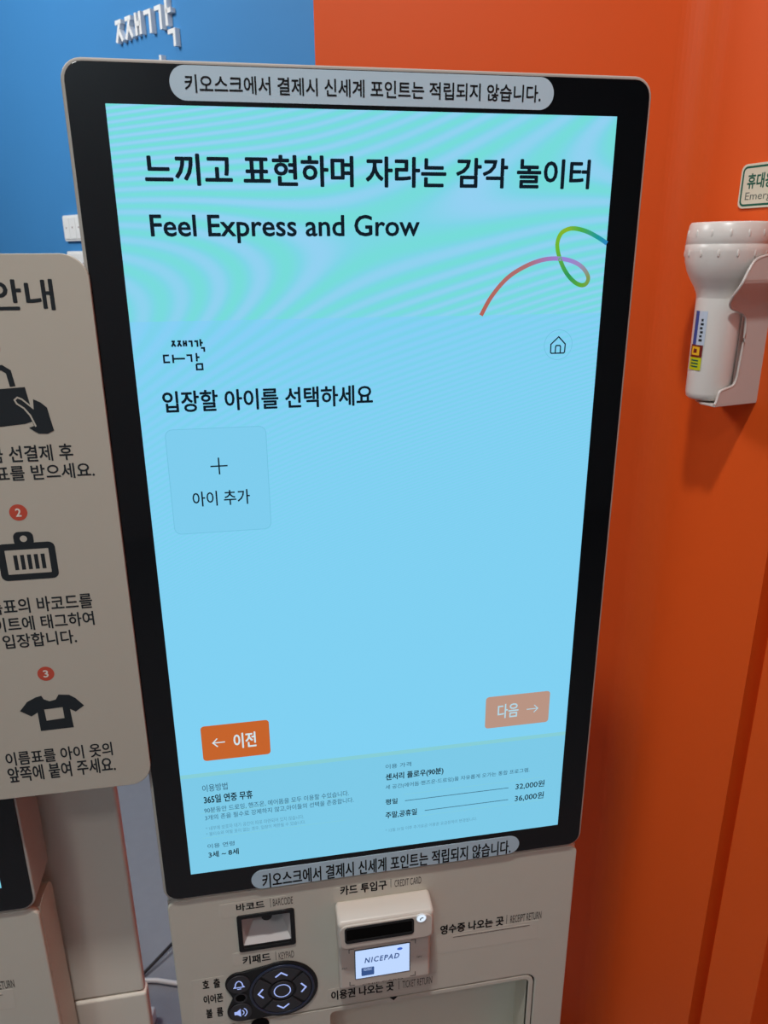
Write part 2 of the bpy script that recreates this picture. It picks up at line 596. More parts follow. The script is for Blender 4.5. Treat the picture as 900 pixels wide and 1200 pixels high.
def make_kiosk(label):
    root = thing('kiosk', label, 'kiosk', group='order kiosks standing in a row')
    # housing of the display: slim, with a pale rim round the black glass
    b = MB(UP); b.plate([rrect(-193, -326.5, 193, 324, 13)], 1.0, 46, 'rim', 1.2); b.build('display_housing', root)
    b = MB(UP); b.plate([rrect(-190.6, -324.3, 191, 321.8, 11)], 0.0, 3.0, 'bezel', 0.4); b.build('bezel', root)
    # display
    z1, z0 = 298.9, -298.9
    x0, x1 = -168.2, 168.2
    ys = -0.25
    b = MB(UP)
    b.face([(x0, 168.2), (x1, 168.2), (x1, z1), (x0, z1)], ys, 's_head')
    b.face([(x0, -196.0), (x1, -196.0), (x1, 168.2), (x0, 168.2)], ys, 's_body')
    b.face([(x0, -199.8), (x1, -199.8), (x1, -196.0), (x0, -196.0)], ys, 's_line')
    b.face([(x0, z0), (x1, z0), (x1, -199.8), (x0, -199.8)], ys, 's_foot')
    scr = b.build('display_screen', root)
    yt = ys - 0.12
    b = MB(UP)
    T = b.text
    T('느끼고 표현하며 자라는 감각 놀이터', (-149.0, 271.7), (151.6, 252.6), yt, 's_ink', 0.026)
    b.build('title_text', scr)
    b = MB(UP)
    T = b.text
    T('Feel Express and Grow', (-148.8, 235.6), (30.1, 217.7), yt, 's_ink', 0.018)
    b.build('subtitle_text', scr)
    b = MB(UP)
    T = b.text
    T('입장할 아이를 선택하세요', (-152.1, 121.2), (-3.7, 105.9), yt, 's_ink', 0.022)
    b.build('prompt_text', scr)
    b = MB(UP)
    T = b.text
    T('이용방법', (-151.5, -207.7), (-130.8, -215.0), yt, 's_ink2', 0.006)
    T('365일 연중 무휴', (-151.2, -218.5), (-110.7, -227.1), yt, 's_ink', 0.02)
    T('90분동안 드로잉, 핸즈온, 에어돔을 모두 이용할 수있습니다.', (-151.7, -230.8), (-28.7, -236.7), yt, 's_ink2', 0.004)
    T('3개의 존을 필수로 강제하지 않고,아이들의 선택을 존중합니다.', (-151.6, -238.6), (-24.5, -244.3), yt, 's_ink2', 0.004)
    T('* 내부에 보호자 대기 공간이 따로 마련되어 있지 않습니다.', (-151.8, -250.3), (-68.6, -254.7), yt, 's_ink3', 0.0)
    T('* 물티슈와 여벌 옷이 없는 경우, 입장이 제한될 수 있습니다.', (-152.0, -256.4), (-67.3, -260.5), yt, 's_ink3', 0.0)
    T('이용 연령', (-151.9, -268.8), (-129.1, -273.7), yt, 's_ink2', 0.006)
    T('3세 ~ 8세', (-151.8, -277.0), (-126.1, -283.7), yt, 's_ink', 0.02)
    T('이용 가격', (4.0, -208.8), (26.7, -213.5), yt, 's_ink2', 0.006)
    T('센서리 플로우(90분)', (4.0, -218.4), (56.0, -226.6), yt, 's_ink', 0.02)
    T('세 공간(에어돔·핸즈온·드로잉)을 자유롭게 오가는 통합 프로그램.', (3.9, -230.2), (136.5, -235.6), yt, 's_ink2', 0.004)
    T('평일', (3.8, -245.4), (14.6, -251.4), yt, 's_ink', 0.02)
    b.strip([(21.7, -249.4), (117.0, -249.6)], 0.7, yt, 's_ink2')
    T('32,000원', (124.1, -245.6), (151.8, -253.3), yt, 's_ink', 0.012)
    T('주말,공휴일', (3.7, -259.2), (32.3, -266.5), yt, 's_ink', 0.02)
    b.strip([(39.8, -262.7), (117.4, -262.6)], 0.7, yt, 's_ink2')
    T('36,000원', (124.0, -258.5), (152.0, -266.4), yt, 's_ink', 0.012)
    T('* 12월 31일 이후 추가요금 이용권 요금정책이 변경됩니다.', (3.6, -277.4), (88.6, -281.3), yt, 's_ink3', 0.0)
    for za in (-236.5, -262.0):
        b.strip([(-155, za), (-32, za)], 0.35, yt, 's_line')
        b.strip([(20, za - 6), (150, za - 6)], 0.35, yt, 's_line')
    b.build('price_text', scr)
    # coloured ribbon on the header
    b = MB(UP)
    rb = [(76.0, 168.1), (83.2, 180.9), (94.0, 193.2), (106.3, 200.9), (118.9, 205.5), (130.2, 206.7), (141.9, 205.1), (151.0, 200.5), (156.0, 193.9), (154.9, 189.2), (150.6, 188.2), (144.5, 191.3), (138.1, 198.0), (133.1, 207.1), (130.7, 216.1), (132.7, 223.1), (137.4, 226.2), (143.1, 226.9), (151.9, 225.0), (160.9, 221.1), (168.5, 216.8)]
    b.strip(smooth_line(rb, 6), 3.0, yt, 's_ribbon', caps=False)
    b.build('ribbon', scr)
    # shop logo, drawn in strokes
    b = MB(UP)
    lo = [(-148.6, 156.0), (-120.7, 135.2)]
    lx = lambda u: lo[0][0] + (u - 62) * (lo[1][0] - lo[0][0]) / 157.0
    lz = lambda v: lo[0][1] + (v - 119) * (lo[1][1] - lo[0][1]) / 94.0
    for grp in LOGO:
        for st in grp[1]:
            b.strip([(lx(u), lz(v)) for u, v in st], 1.25, yt, 's_ink', caps=False)
    b.build('logo', scr)
    # tile to add a child
    b = MB(UP)
    tl = (-152.6, 93.8); br = (-82.2, 15.3)
    b.face(rrect(tl[0], br[1], br[0], tl[1], 5), yt, 's_tile')
    b.strip(rrect(tl[0], br[1], br[0], tl[1], 5), 0.5, yt - 0.06, 's_tile_edge', True)
    pc = (-117.1, 65.8)
    b.strip([(pc[0] - 5.6, pc[1]), (pc[0] + 5.6, pc[1])], 1.05, yt - 0.1, 's_ink')
    b.strip([(pc[0], pc[1] - 5.8), (pc[0], pc[1] + 5.8)], 1.05, yt - 0.1, 's_ink')
    b.text('아이 추가', (-137.8, 47.3), (-96.5, 35.8), yt - 0.1, 's_ink', 0.010)
    b.build('add_tile', scr)
    # home icon
    b = MB(UP)
    hc = (136.5, 145.7)
    b.strip(circ(hc[0], hc[1], 10.9, 40), 0.45, yt, 's_tile_edge', True)
    hx = lambda u: hc[0] + (u - 512) * 0.1225
    hz = lambda v: hc[1] - (v - 694) * 0.1225
    b.strip([(hx(u), hz(v)) for u, v in ((466, 738), (465, 690), (512, 646), (557, 690), (556, 738), (550, 744), (472, 744))], 0.95, yt, 's_ink', True)
    b.strip([(hx(u), hz(v)) for u, v in ((496, 742), (496, 706), (500, 698), (523, 698), (528, 706), (528, 742))], 0.95, yt, 's_ink')
    b.build('home_icon', scr)
    # the two buttons
    b = MB(UP)
    p, q = (-148.3, -151.2), (-93.3, -184.5)
    b.face(rrect(p[0], q[1], q[0], p[1], 3), yt, 's_orange')
    a0, a1 = (-139.4, -167.9), (-130.2, -167.9)
    b.strip([a0, (a1[0], a0[1])], 1.0, yt - 0.1, 's_white')
    b.strip([(a0[0] + 3.3, a0[1] + 3.6), a0, (a0[0] + 3.3, a0[1] - 3.6)], 1.0, yt - 0.1, 's_white')
    b.text('이전', (-122.8, -161.0), (-104.5, -175.7), yt - 0.1, 's_white', 0.018)
    b.build('button', scr, 'orange button with a left arrow')
    b = MB(UP)
    p, q = (92.4, -151.9), (150.8, -183.6)
    b.face(rrect(p[0], q[1], q[0], p[1], 3), yt, 's_orange2')
    a0, a1 = (130.4, -168.4), (140.2, -168.3)
    b.strip([(a0[0], a1[1]), a1], 0.8, yt - 0.1, 's_pale')
    b.strip([(a1[0] - 3.2, a1[1] + 3.4), a1, (a1[0] - 3.2, a1[1] - 3.4)], 0.8, yt - 0.1, 's_pale')
    b.text('다음', (103.5, -160.4), (122.5, -174.7), yt - 0.1, 's_pale', 0.012)
    b.build('button', scr, 'faded salmon button with a right arrow')
    # the two pill-shaped notices stuck on the glass
    for (xa, za, xb, zb), tl, br in (((-128.8, 301.6, 121.3, 321.2), (-119.7, 316.2), (112.2, 306.0)), ((-117.3, -325.0, 131.0, -304.6), (-107.9, -308.7), (122.8, -324.8))):
        b = MB(UP); b.plate([rrect(xa, za, xb, zb, 11, 10)], -0.55, 0.5, 'pill'); st = b.build('notice_sticker', root)
        b = MB(UP); b.text('키오스크에서 결제시 신세계 포인트는 적립되지 않습니다.', tl, br, -0.68, 'ink', 0.016); b.build('lettering', st)
    # lower housing: front panel with openings, and the case behind it
    tx0, tx1, tz1, tz0 = -159, 159, -487.2, -650
    sx0, sz1 = (-132.1, -356.6)
    sx1, sz0 = (-82.5, -397.0)
    b = MB(UP)
    b.plate([rrect(-192, -1105, 192, -329.5, 9), rrect(tx0, tz0, tx1, tz1, 12), rrect(sx0, sz0, sx1, sz1, 2)], 3.0, 6, 'beige', 1.6, 3)
    b.build('front_panel', root)
    b = MB(UP)
    pr = [(9, -1105), (9, -333)] + [(31 - 14 * 0 + 16 * math.sin(a), -349 + 16 * math.cos(a)) for a in [math.pi / 12 * k for k in range(7)]] + [(47, -1105)]
    for xa, xb in ((-192, -160), (160, 192)):
        b.prism_x(pr, xa, xb, 'beige', 0.0)
    b.box(-160, 160, 40, 47, -1105, -349, 'beige')
    b.box(-160, 160, 9.2, 40, -352, -333, 'beige')
    b.build('case', root)
    b = MB(UP); b.box(-150, 150, 15, 40, -335, -320, 'deep'); b.build('neck', root)
    b = MB(UP); b.prism_z(rrect(-192, -90, 192, 46, 20), -1150, -1140, 'beige'); b.box(-170, 170, 6, 44, -1141, -1100, 'beige'); b.build('base', root)
    # ticket tray: a flush door with a deep well
    b = MB(UP)
    b.plate([rrect(tx0 + 1.4, tz0 + 1.4, tx1 - 1.4, tz1 - 1.4, 11), rrect(-52, tz0 + 12, tx1 - 6.5, tz1 - 6.5, 6), rrect(tx0 + 10, tz0 + 20, -70, tz1 - 18, 5)], 3.4, 5, 'beige', 0.6)
    b.box(-52, tx1 - 6.5, 38, 39.5, tz0 + 12, tz1 - 6.5, 'tray')
    b.box(-54, -52, 4.5, 39, tz0 + 12, tz1 - 6.5, 'tray')
    b.box(tx1 - 6.5, tx1 - 4.5, 4.5, 39, tz0 + 12, tz1 - 6.5, 'tray')
    b.box(-52, tx1 - 6.5, 4.5, 39, tz1 - 6.5, tz1 - 4.5, 'tray')
    b.box(-52, tx1 - 6.5, 4.5, 39, tz0 + 10, tz0 + 12, 'tray')
    b.box(tx0 + 10, -70, 7.5, 9, tz0 + 20, tz1 - 18, 'deep')
    tray = b.build('ticket_tray', root)
    b = MB(UP); b.box(tx0, tx1, 8.9, 9.6, tz0, tz1 , 'deep'); 
    b = MB(UP)
    b.strip(rrect(tx0 + 0.3, tz0 + 0.3, tx1 - 0.3, tz1 - 0.3, 12), 2.0, 5.2, 'deep', True)
    b.face(circ(-120, tz1 - 5.5, 9, 20), 2.2, 'deep')
    b.build('gap', tray, 'dark gap round the tray door')
    # barcode scanner
    b = MB(UP)
    ins = 3.0
    b.plate([rrect(sx0 - 1.2, sz0 - 1.2, sx1 + 1.2, sz1 + 1.2, 2.5), rrect(sx0 + ins, sz0 + ins, sx1 - ins, sz1 - ins, 1)], 1.6, 8, 'black', 0.5)
    sc = b.build('barcode_scanner', root)
    b = MB(UP)
    ax, bx_, az, bz = sx0 + ins, sx1 - ins, sz0 + ins, sz1 - ins
    cx, cz = (ax + bx_) / 2 + 2, (az + bz) / 2 + 4
    fr = [(ax, 5, az), (bx_, 5, az), (bx_, 5, bz), (ax, 5, bz)]
    bk = [(cx - 10, 26, cz - 2), (cx + 10, 26, cz - 2), (cx + 6, 26, bz), (cx - 6, 26, bz)]
    b.add(fr + bk, [[0, 1, 5, 4], [1, 2, 6, 5], [2, 3, 7, 6], [3, 0, 4, 7], [4, 5, 6, 7]], 'scan')
    b.build('scanner_well', sc, 'pale sloped well inside the scanner frame')
    b = MB(UP); b.plate([circ(cx - 1, bz - 1.2, 4.8, 24, 180, 360)], 2.6, 2.5, 'black', 0.4); b.build('sensor', sc)
    # receipt slot
    b = MB(UP)
    ra, rb_ = (70.6, -420.3), (148.7, -421.1)
    b.plate([rrect(ra[0], ra[1] - 0.5, rb_[0], ra[1] + 0.7, 0.5)], 2.7, 1.0, 'film')
    b.strip([(ra[0], ra[1] - 0.9), (rb_[0], ra[1] - 0.9)], 0.55, 2.6, 'thin_ink')
    b.build('receipt_slot', root)
    # printed labels on clear film
    def panel_label(items, box):
        b = MB(UP)
        b.plate([rrect(box[0], box[1], box[2], box[3], 2)], 2.86, 0.2, 'film')
        for it in items:
            if it[0] == '|':
                b.strip([it[1], (it[1][0], it[2][1])], 0.45, 2.72, 'thin_ink')
            else:
                b.text(it[0], it[1], it[2], 2.72, it[3], it[4])
        b.build('panel_label', root)
    K, G = 'ink', 'thin_ink'
    panel_label([('바코드', (-132.8, -341.7), (-107.5, -350.5), K, 0.028), ('|', (-102.2, -341.0), (-102.8, -350.8)), ('BARCODE', (-100.0, -342.0), (-82.0, -350.3), G, 0)], (-147, -357, -88, -340))
    panel_label([('키패드', (-131.2, -404.3), (-105.4, -414.6), K, 0.028), ('|', (-100.6, -404.6), (-101.2, -414.9)), ('KEYPAD', (-98.0, -406.3), (-83.7, -414.8), G, 0)], (-140, -415, -84, -399))
    panel_label([('카드 투입구', (-38.6, -338.4), (5.1, -349.6), K, 0.028), ('|', (8.9, -338.5), (8.9, -347.9)), ('CREDIT CARD', (12.4, -340.3), (37.9, -348.5), G, 0)], (-45, -359, 36, -340))
    panel_label([('이용권 나오는 곳', (-50.5, -465.5), (11.7, -477.8), K, 0.028), ('|', (16.7, -466.4), (16.7, -477.6)), ('TICKET RETURN', (20.1, -467.5), (50.2, -477.0), G, 0)], (-54, -480, 56, -463))
    panel_label([('영수증 나오는 곳', (57.3, -403.9), (121.5, -415.7), K, 0.028), ('|', (124.5, -403.5), (125.1, -414.5)), ('RECEIPT RETURN', (128.4, -405.2), (160.5, -414.7), G, 0)], (54, -440, 158, -416))
    panel_label([('호  출', (-169.4, -425.7), (-153.3, -437.4), K, 0.024), ('이어폰', (-169.9, -444.7), (-151.8, -455.7), K, 0.024), ('볼  륨', (-168.9, -462.3), (-153.1, -473.9), K, 0.024)], (-179, -481, -149, -424))
    # small arrow that points at the tray
    b = MB(UP)
    ar = (11.4, -488.6)
    b.plate([[(ar[0] - 4, tz1 + 0.5), (ar[0], tz1 - 4), (ar[0] + 4, tz1 + 0.5)]], 2.75, 0.3, 'ink')
    b.build('arrow_mark', root)
    # keypad
    wc = (-96.7, -451.0)
    bc, vc = (-136.3, -435.6), (-136.7, -470.5)
    out = circ(wc[0], wc[1], 34, 30, 108, -108) + circ(vc[0] + 0.5, vc[1], 13.2, 14, -80, -205) + [(-143, -453)] + circ(bc[0] + 0.5, bc[1], 13.2, 14, 205, 80)
    b = MB(UP); b.plate([out], 1.4, 3, 'black', 0.7); kp = b.build('keypad', root)
    b = MB(UP); b.plate([circ(*wc, 30.8, 48), circ(*wc, 28.2, 48)], 0.4, 2, 'key_rim', 0.5); b.build('ring', kp, 'blue-grey ring round the arrow keys')
    for k, ang in enumerate((90, 0, 270, 180)):
        b = MB(UP)
        b.plate([sector(wc[0], wc[1], 13.5, 27.4, ang - 41, ang + 41)], 0.2, 2.2, 'key', 0.4)
        d = Vector((math.cos(math.radians(ang)), math.sin(math.radians(ang))))
        e = Vector((-d.y, d.x))
        c = Vector(wc) + d * 20.2
        b.strip([tuple(c + e * 5.0 - d * 1.8), tuple(c + d * 2.2), tuple(c - e * 5.0 - d * 1.8)], 1.6, 0.1, 'key_glow')
        b.build('arrow_key', kp)
    b = MB(UP); b.plate([circ(*wc, 11, 32)], 0.0, 2.4, 'key', 0.5); b.strip(circ(*wc, 7.6, 32), 1.0, -0.1, 'key_glow', True); b.build('round_key', kp)
    b = MB(UP)
    b.plate([circ(*bc, 10.6, 32)], 0.2, 2.2, 'key', 0.5)
    b.strip([(bc[0] + u * 1.0, bc[1] + v * 1.0) for u, v in ((-4.6, -2.8), (-3.4, -1), (-3.0, 2), (-1.6, 4.2), (0, 4.9), (1.6, 4.2), (3.0, 2), (3.4, -1), (4.6, -2.8))], 1.1, 0.1, 'key_glow', True)
    b.strip([(bc[0] - 1.4, bc[1] - 4.8), (bc[0] + 1.4, bc[1] - 4.8)], 1.0, 0.1, 'key_glow')
    b.build('bell_key', kp)
    b = MB(UP)
    b.plate([circ(*vc, 10.6, 32)], 0.2, 2.2, 'key', 0.5)
    b.face([(vc[0] + u, vc[1] + v) for u, v in ((-6, -2), (-3.6, -2), (0, -5), (0, 5), (-3.6, 2), (-6, 2))], 0.1, 'key_glow')
    b.strip(circ(vc[0] - 0.5, vc[1], 3.4, 8, -50, 50), 0.9, 0.1, 'key_glow')
    b.strip(circ(vc[0] - 0.5, vc[1], 6.2, 8, -50, 50), 0.9, 0.1, 'key_glow')
    b.build('volume_key', kp)
    b = MB(UP)
    b.plate([circ(-135.8, -453.2, 6.4, 24), circ(-135.8, -453.2, 4.6, 24)], 0.8, 2, 'key', 0.4)
    b.face(circ(-135.8, -453.2, 4.7, 24), 1.2, 'deep')
    b.build('earphone_jack', kp)
    # card reader: a hood over the slot and a plate with a small lit screen
    rx0, rx1 = (-44.0, -363.4)[0], (45.2, -370.5)[0]
    rt = (1.9, -354.8)[1]
    hf = -20.0
    s_tl, s_br = (-38.0, -363.1), (26.1, -381.8)
    hb = (-3.5, -390.2)[1]
    lb = (1.4, -451.3)[1]
    b = MB(UP)
    b.prism_x([(3.2, rt), (-10, rt - 2.0), (hf, s_tl[1] + 3.2), (hf, hb), (-9, hb - 3), (3.2, hb - 3)], rx0, rx1, 'reader', 3.6, 4)
    b.prism_x([(3.2, hb + 4), (-8, hb + 4), (-9.5, hb - 2), (-9.5, lb), (3.2, lb)], rx0 + 1, rx1 - 0.5, 'reader', 3.0, 4)
    rd = b.build('card_reader', root)
    b = MB(UP)
    b.plate([rrect(rx0 + 1.8, hb + 2.2, rx1 - 1.8, s_tl[1] + 1.6, 6.5)], hf - 1.0, 2.0, 'reader', 0.8)
    b.build('slot_surround', rd)
    hf -= 1.0
    b = MB(UP)
    b.plate([rrect(s_tl[0], s_br[1], s_br[0], s_tl[1], 3.5), rrect(s_tl[0] + 2, s_br[1] + 3.4, s_br[0] - 2, s_tl[1] - 2.6, 1)], hf - 0.7, 4, 'black', 0.6)
    b.face(rrect(s_tl[0] + 1, s_br[1] + 1, s_br[0] - 1, s_tl[1] - 1, 2), hf - 0.15, 'deep')
    b.build('card_slot', rd)
    b = MB(UP)
    ic = (32.8, -364.8)
    b.plate([circ(ic[0], ic[1], 5.2, 24)], hf - 0.5, 1.5, 'white', 0.4)
    b.face(circ(ic[0], ic[1] + 0.5, 4.3, 20), hf - 0.6, 'led')
    b.strip(circ(ic[0] + 0.6, ic[1] - 0.6, 1.6, 10, 60, 200), 1.0, hf - 0.7, 'deep')
    b.build('indicator_light', rd)
    b = MB(UP)
    l_tl, l_br = (-27.4, -404.9), (24.3, -439.4)
    b.plate([rrect(l_tl[0] - 0.8, l_br[1] - 0.8, l_br[0] + 0.8, l_tl[1] + 0.8, 1)], -9.9, 1, 'key')
    b.face([(l_tl[0], l_br[1]), (l_br[0], l_br[1]), (l_br[0], l_tl[1]), (l_tl[0], l_tl[1])], -10.0, 'lcd')
    b.text('NICEPAD', (-18.9, -414.7), (14.5, -421.3), -10.1, 'lcd_ink', 0.03, 1.25, 0.2)
    b.face(circ(*(14.9, -410.0), 2.6, 20, rz=1.6), -10.1, 'lcd_blue')
    c0, c1 = (-22.0, -426.7), (-9.8, -436.8)
    b.face(rrect(c0[0], c1[1], c1[0], c0[1], 1), -10.1, 'lcd_ink')
    for k in range(3):
        b.strip([(c0[0] + 2, c0[1] - 1.2 - k * 1.2), (c1[0] - 2, c0[1] - 1.2 - k * 1.2)], 0.35, -10.2, 'lcd', caps=False)
    b.build('reader_screen', rd)
    b = MB(UP)
    e0, e1 = (-33.2, -404.1), (30.1, -447.5)
    ee = 4.5
    xa, xb, za, zb = e0[0], e1[0], e1[1] + 0.5, e0[1] + 2.0
    for sx, sz, px, pz in ((1, -1, xa, zb), (-1, -1, xb, zb), (1, 1, xa, za), (-1, 1, xb, za)):
        b.strip([(px + sx * ee, pz), (px, pz), (px, pz + sz * ee)], 0.6, -9.7, 'ink')
    b.text('CHIP CARD', (xa + 12, za - 0.6), (xb - 12, za - 2.2), -9.7, 'thin_ink')
    b.text('NFC', (xb + 1.6, (za + zb) / 2 + 1), (xb + 6.6, (za + zb) / 2 - 0.8), -9.7, 'thin_ink')
    b.text('PAY', (xa - 7, (za + zb) / 2 + 1), (xa - 2.0, (za + zb) / 2 - 0.8), -9.7, 'thin_ink')
    b.build('reader_marks', rd)
    return root


#: the logo in strokes (units of the drawing; v runs down), one group per syllable
LOGO = [
    ('jjae', [[(98, 124), (111, 124)], [(107, 125), (98, 140)], [(105, 131), (112, 140)],
              [(120, 124), (133, 124)], [(129, 125), (120, 140)], [(127, 131), (134, 140)],
              [(143, 122), (143, 140)], [(143, 131), (152, 131)], [(152, 122), (152, 140)]]),
    ('kkak', [[(161, 125), (173, 125), (173, 142)], [(183, 125), (194, 125), (194, 142)],
              [(206, 119), (206, 141)], [(206, 130), (215, 130)], [(206, 146), (218, 146), (218, 158)]]),
    ('da', [[(84, 166), (64, 166), (64, 187), (86, 187)], [(98, 164), (98, 190)], [(98, 177), (143, 177)]]),
    ('gam', [[(149, 167), (167, 167), (167, 188)], [(187, 161), (187, 187)], [(187, 174), (198, 174)], [(184, 195), (206, 195), (206, 212), (184, 212), (184, 195)]]),
]

main = make_kiosk('kiosk with large lit touch screen in front of the orange wall')


def copy_tree(o, parent=None):
    c = o.copy()
    COL.objects.link(c)
    c.parent = parent
    for ch in list(o.children):
        copy_tree(ch, c)
    return c


second = copy_tree(main)
second['label'] = 'second kiosk cut off at the lower left corner behind the instruction board'
second.location = (-0.4945, 0.014, 0)

# ---------------------------------------------------------------- instruction board between the kiosks
BX, BZ = (-256.6, -95.8)[0], (-222.2, -196.4)[1]
bd = thing('instruction_board', 'tall pale board of numbered steps with pictograms beside the screen', 'sign', (BX, 0, FLOOR + BZ))
OX, OZ = BX, BZ
b = MB(); b.plate([rrect((-189.8, -30.5)[0] - OX - 131.5, 0, (-189.8, -30.5)[0] - OX, (-216.0, 212.0)[1] - OZ, 17, 10)], -4.2, 4.0, 'board', 0.5); b.build('panel', bd)
yb = -4.32


def bp(p):
    return (p[0] - OX, p[1] - OZ)


def centred(s, r, top, bot, bold):
    """r: right end of the line; the line is centred on the board"""
    x = bp(r)[0]
    b = MB()
    b.text(s, (-x, bp(top)[1]), (x, bp(bot)[1]), yb, 'print', bold)
    b.build('text_line', bd)


centred('이용 안내', (-212.7, 189.5), (-223.4, 196.5), (-226.2, 177.0), 0.022)
centred('이용요금 선결제 후', (-214.8, 81.9), (-228.2, 88.3), (-229.8, 76.6), 0.016)
centred('아이 이름표를 받으세요.', (-202.3, 69.0), (-230.1, 74.4), (-231.6, 63.5), 0.016)
centred('이름표의 바코드를', (-216.1, -28.2), (-243.9, -24.4), (-245.6, -36.7), 0.016)
centred('게이트에 태그하여', (-216.6, -42.1), (-245.9, -39.1), (-247.6, -50.8), 0.016)
centred('입장합니다.', (-230.8, -58.5), (-253.9, -53.0), (-255.5, -64.6), 0.016)
centred('이름표를 아이 옷의', (-216.9, -159.2), (-258.2, -153.7), (-259.9, -166.2), 0.016)
centred('앞쪽에 붙여 주세요.', (-216.3, -173.8), (-260.0, -167.3), (-262.0, -181.6), 0.016)
for n, c in (('1', (-254.8, 153.7)), ('2', (-255.7, 40.6)), ('3', (-256.4, -88.0))):
    c = bp(c)
    b = MB()
    b.face(circ(0, c[1], 6.0, 32), yb, 'red')
    b.text(n, (-1.9, c[1] + 3.1), (1.9, c[1] - 3.1), yb - 0.1, 'board_edge', 0.03)
    b.build('step_number', bd)
# pictogram: card on a strap held in a hand
k = 0.172
zz = lambda v, v0, c: c - (v - v0) * k
b = MB()
c = bp((-251.5, 114.9))[1]
hx = lambda u: (u - 30) * k * 0.97 + 9.0
hz = lambda v: c - (v - 737) * k * 0.92
b.face([(hx(u), hz(v)) for u, v in ((-150, 668), (80, 655), (98, 800), (60, 812), (-135, 830))], yb, 'print')
b.strip([(hx(u), hz(v)) for u, v in ((-60, 665), (-62, 600), (-40, 576), (5, 572), (28, 590), (34, 640))], 3.6, yb, 'print')
hand = [(38, 705), (52, 700), (75, 722), (98, 748), (100, 705), (130, 722), (152, 745), (158, 790), (166, 845), (140, 858), (105, 856), (72, 830), (92, 822), (80, 775), (60, 742), (40, 722)]
b.face([(hx(u), hz(v)) for u, v in hand], yb - 0.1, 'print')
b.strip([(hx(u), hz(v)) for u, v in ((98, 822), (84, 776), (64, 744), (40, 724), (34, 708), (46, 698), (62, 706), (98, 745), (101, 702))], 1.1, yb - 0.2, 'board')
b.build('pictogram', bd, 'pictogram of a hand holding a card')
# pictogram: badge with a barcode
b = MB()
c = bp((-256.2, 3.5))[1]
bx = lambda u: (u - 118) * 0.181 + 1.0
bz = lambda v: c - (v - 266) * 0.178
b.face(rrect(bx(10), bz(345), bx(226), bz(186), 4.5), yb, 'print')
b.face(rrect(bx(38), bz(318), bx(200), bz(214), 0.5), yb - 0.06, 'board')
b.face(rrect(bx(78), bz(200), bx(152), bz(138), 4), yb - 0.03, 'print')
b.face(circ(bx(115), bz(168), 2.4, 20), yb - 0.1, 'board')
for j in range(5):
    u = 66 + j * 25.5
    b.face([(bx(u), bz(300)), (bx(u + 15), bz(300)), (bx(u + 15), bz(236)), (bx(u), bz(236))], yb - 0.1, 'print')
b.build('pictogram', bd, 'pictogram of a name badge with a barcode')
# pictogram: T-shirt with a square label
b = MB()
c = bp((-256.9, -122.0))[1]
tx = lambda u, v: (u - 205 - (v - 855) * 0.10) * 0.178
tz = lambda u, v: c - (v - 855 + (u - 205) * 0.075) * 0.172
ts = [(140, 775), (163, 768), (172, 786), (195, 797), (220, 790), (232, 765), (275, 768), (300, 785), (335, 825), (300, 855), (277, 840), (290, 935), (155, 948), (145, 852), (120, 871), (75, 842), (105, 797)]
sq = [(172, 838), (247, 829), (253, 886), (180, 896)]
b.plate([[(tx(u, v), tz(u, v)) for u, v in ts], [(tx(u, v), tz(u, v)) for u, v in sq]], yb, 0.1, 'print')
b.build('pictogram', bd, 'pictogram of a T-shirt with a square label')
b = MB(); b.box(-62, -48, -0.2, 10.5, 60, 330, 'black'); b.build('mounting_strip', bd)

# ---------------------------------------------------------------- pillar and cables between the kiosks
dr, dz_ = (-237.5, -261.6)[0], FLOOR + (-270.6, -508.6)[1]
pl = thing('divider_panel', 'beige divider panel standing upright in the gap between the two kiosks', 'panel', (-310, 88, 0))
b = MB(); b.box(-60, dr + 310, -16, -4, dz_ + 1, 1300, 'panel_tone', 3, 4); b.build('upper_panel', pl)
b = MB(); b.box(-60, dr + 312, -18, -3, 0, dz_, 'panel_tone', 3, 4); b.build('lower_panel', pl)

b = MB(); b.tube([(-640, 700, 5), (-520, 690, 5), (-420, 645, 5), (-373, 655, 7), (-345, 683, 12), (-318, 712, 16), (-260, 760, 8), (-120, 800, 5), (60, 780, 5)], 3.2, 'cable_dark')
tag(b.build('cable'), 'thin black cable lying on the grey floor between the kiosks', 'cable')
b = MB(); b.tube([(-600, 600, 6), (-480, 612, 6), (-385, 642, 7), (-345, 634, 7), (-314, 623, 7), (-240, 600, 6), (-100, 580, 6), (40, 560, 6)], 4.6, 'cable_white')
tag(b.build('cable'), 'thick white cable lying on the grey floor between the kiosks', 'cable')
ps = thing('power_strip', 'end of white power strip on the floor between the two kiosks', 'power strip', (-452, 556, 0), -0.15)
b = MB(); b.box(-110, 112, -22, 22, 0, 30, 'white', 4); b.build('body', ps)
for i in range(3):
    b = MB(); b.lathe(-65 + i * 55, 0, [(0.1, 27), (15, 27), (16, 31), (18, 31), (18.5, 29)], 'white', 24); b.build('outlet', ps)

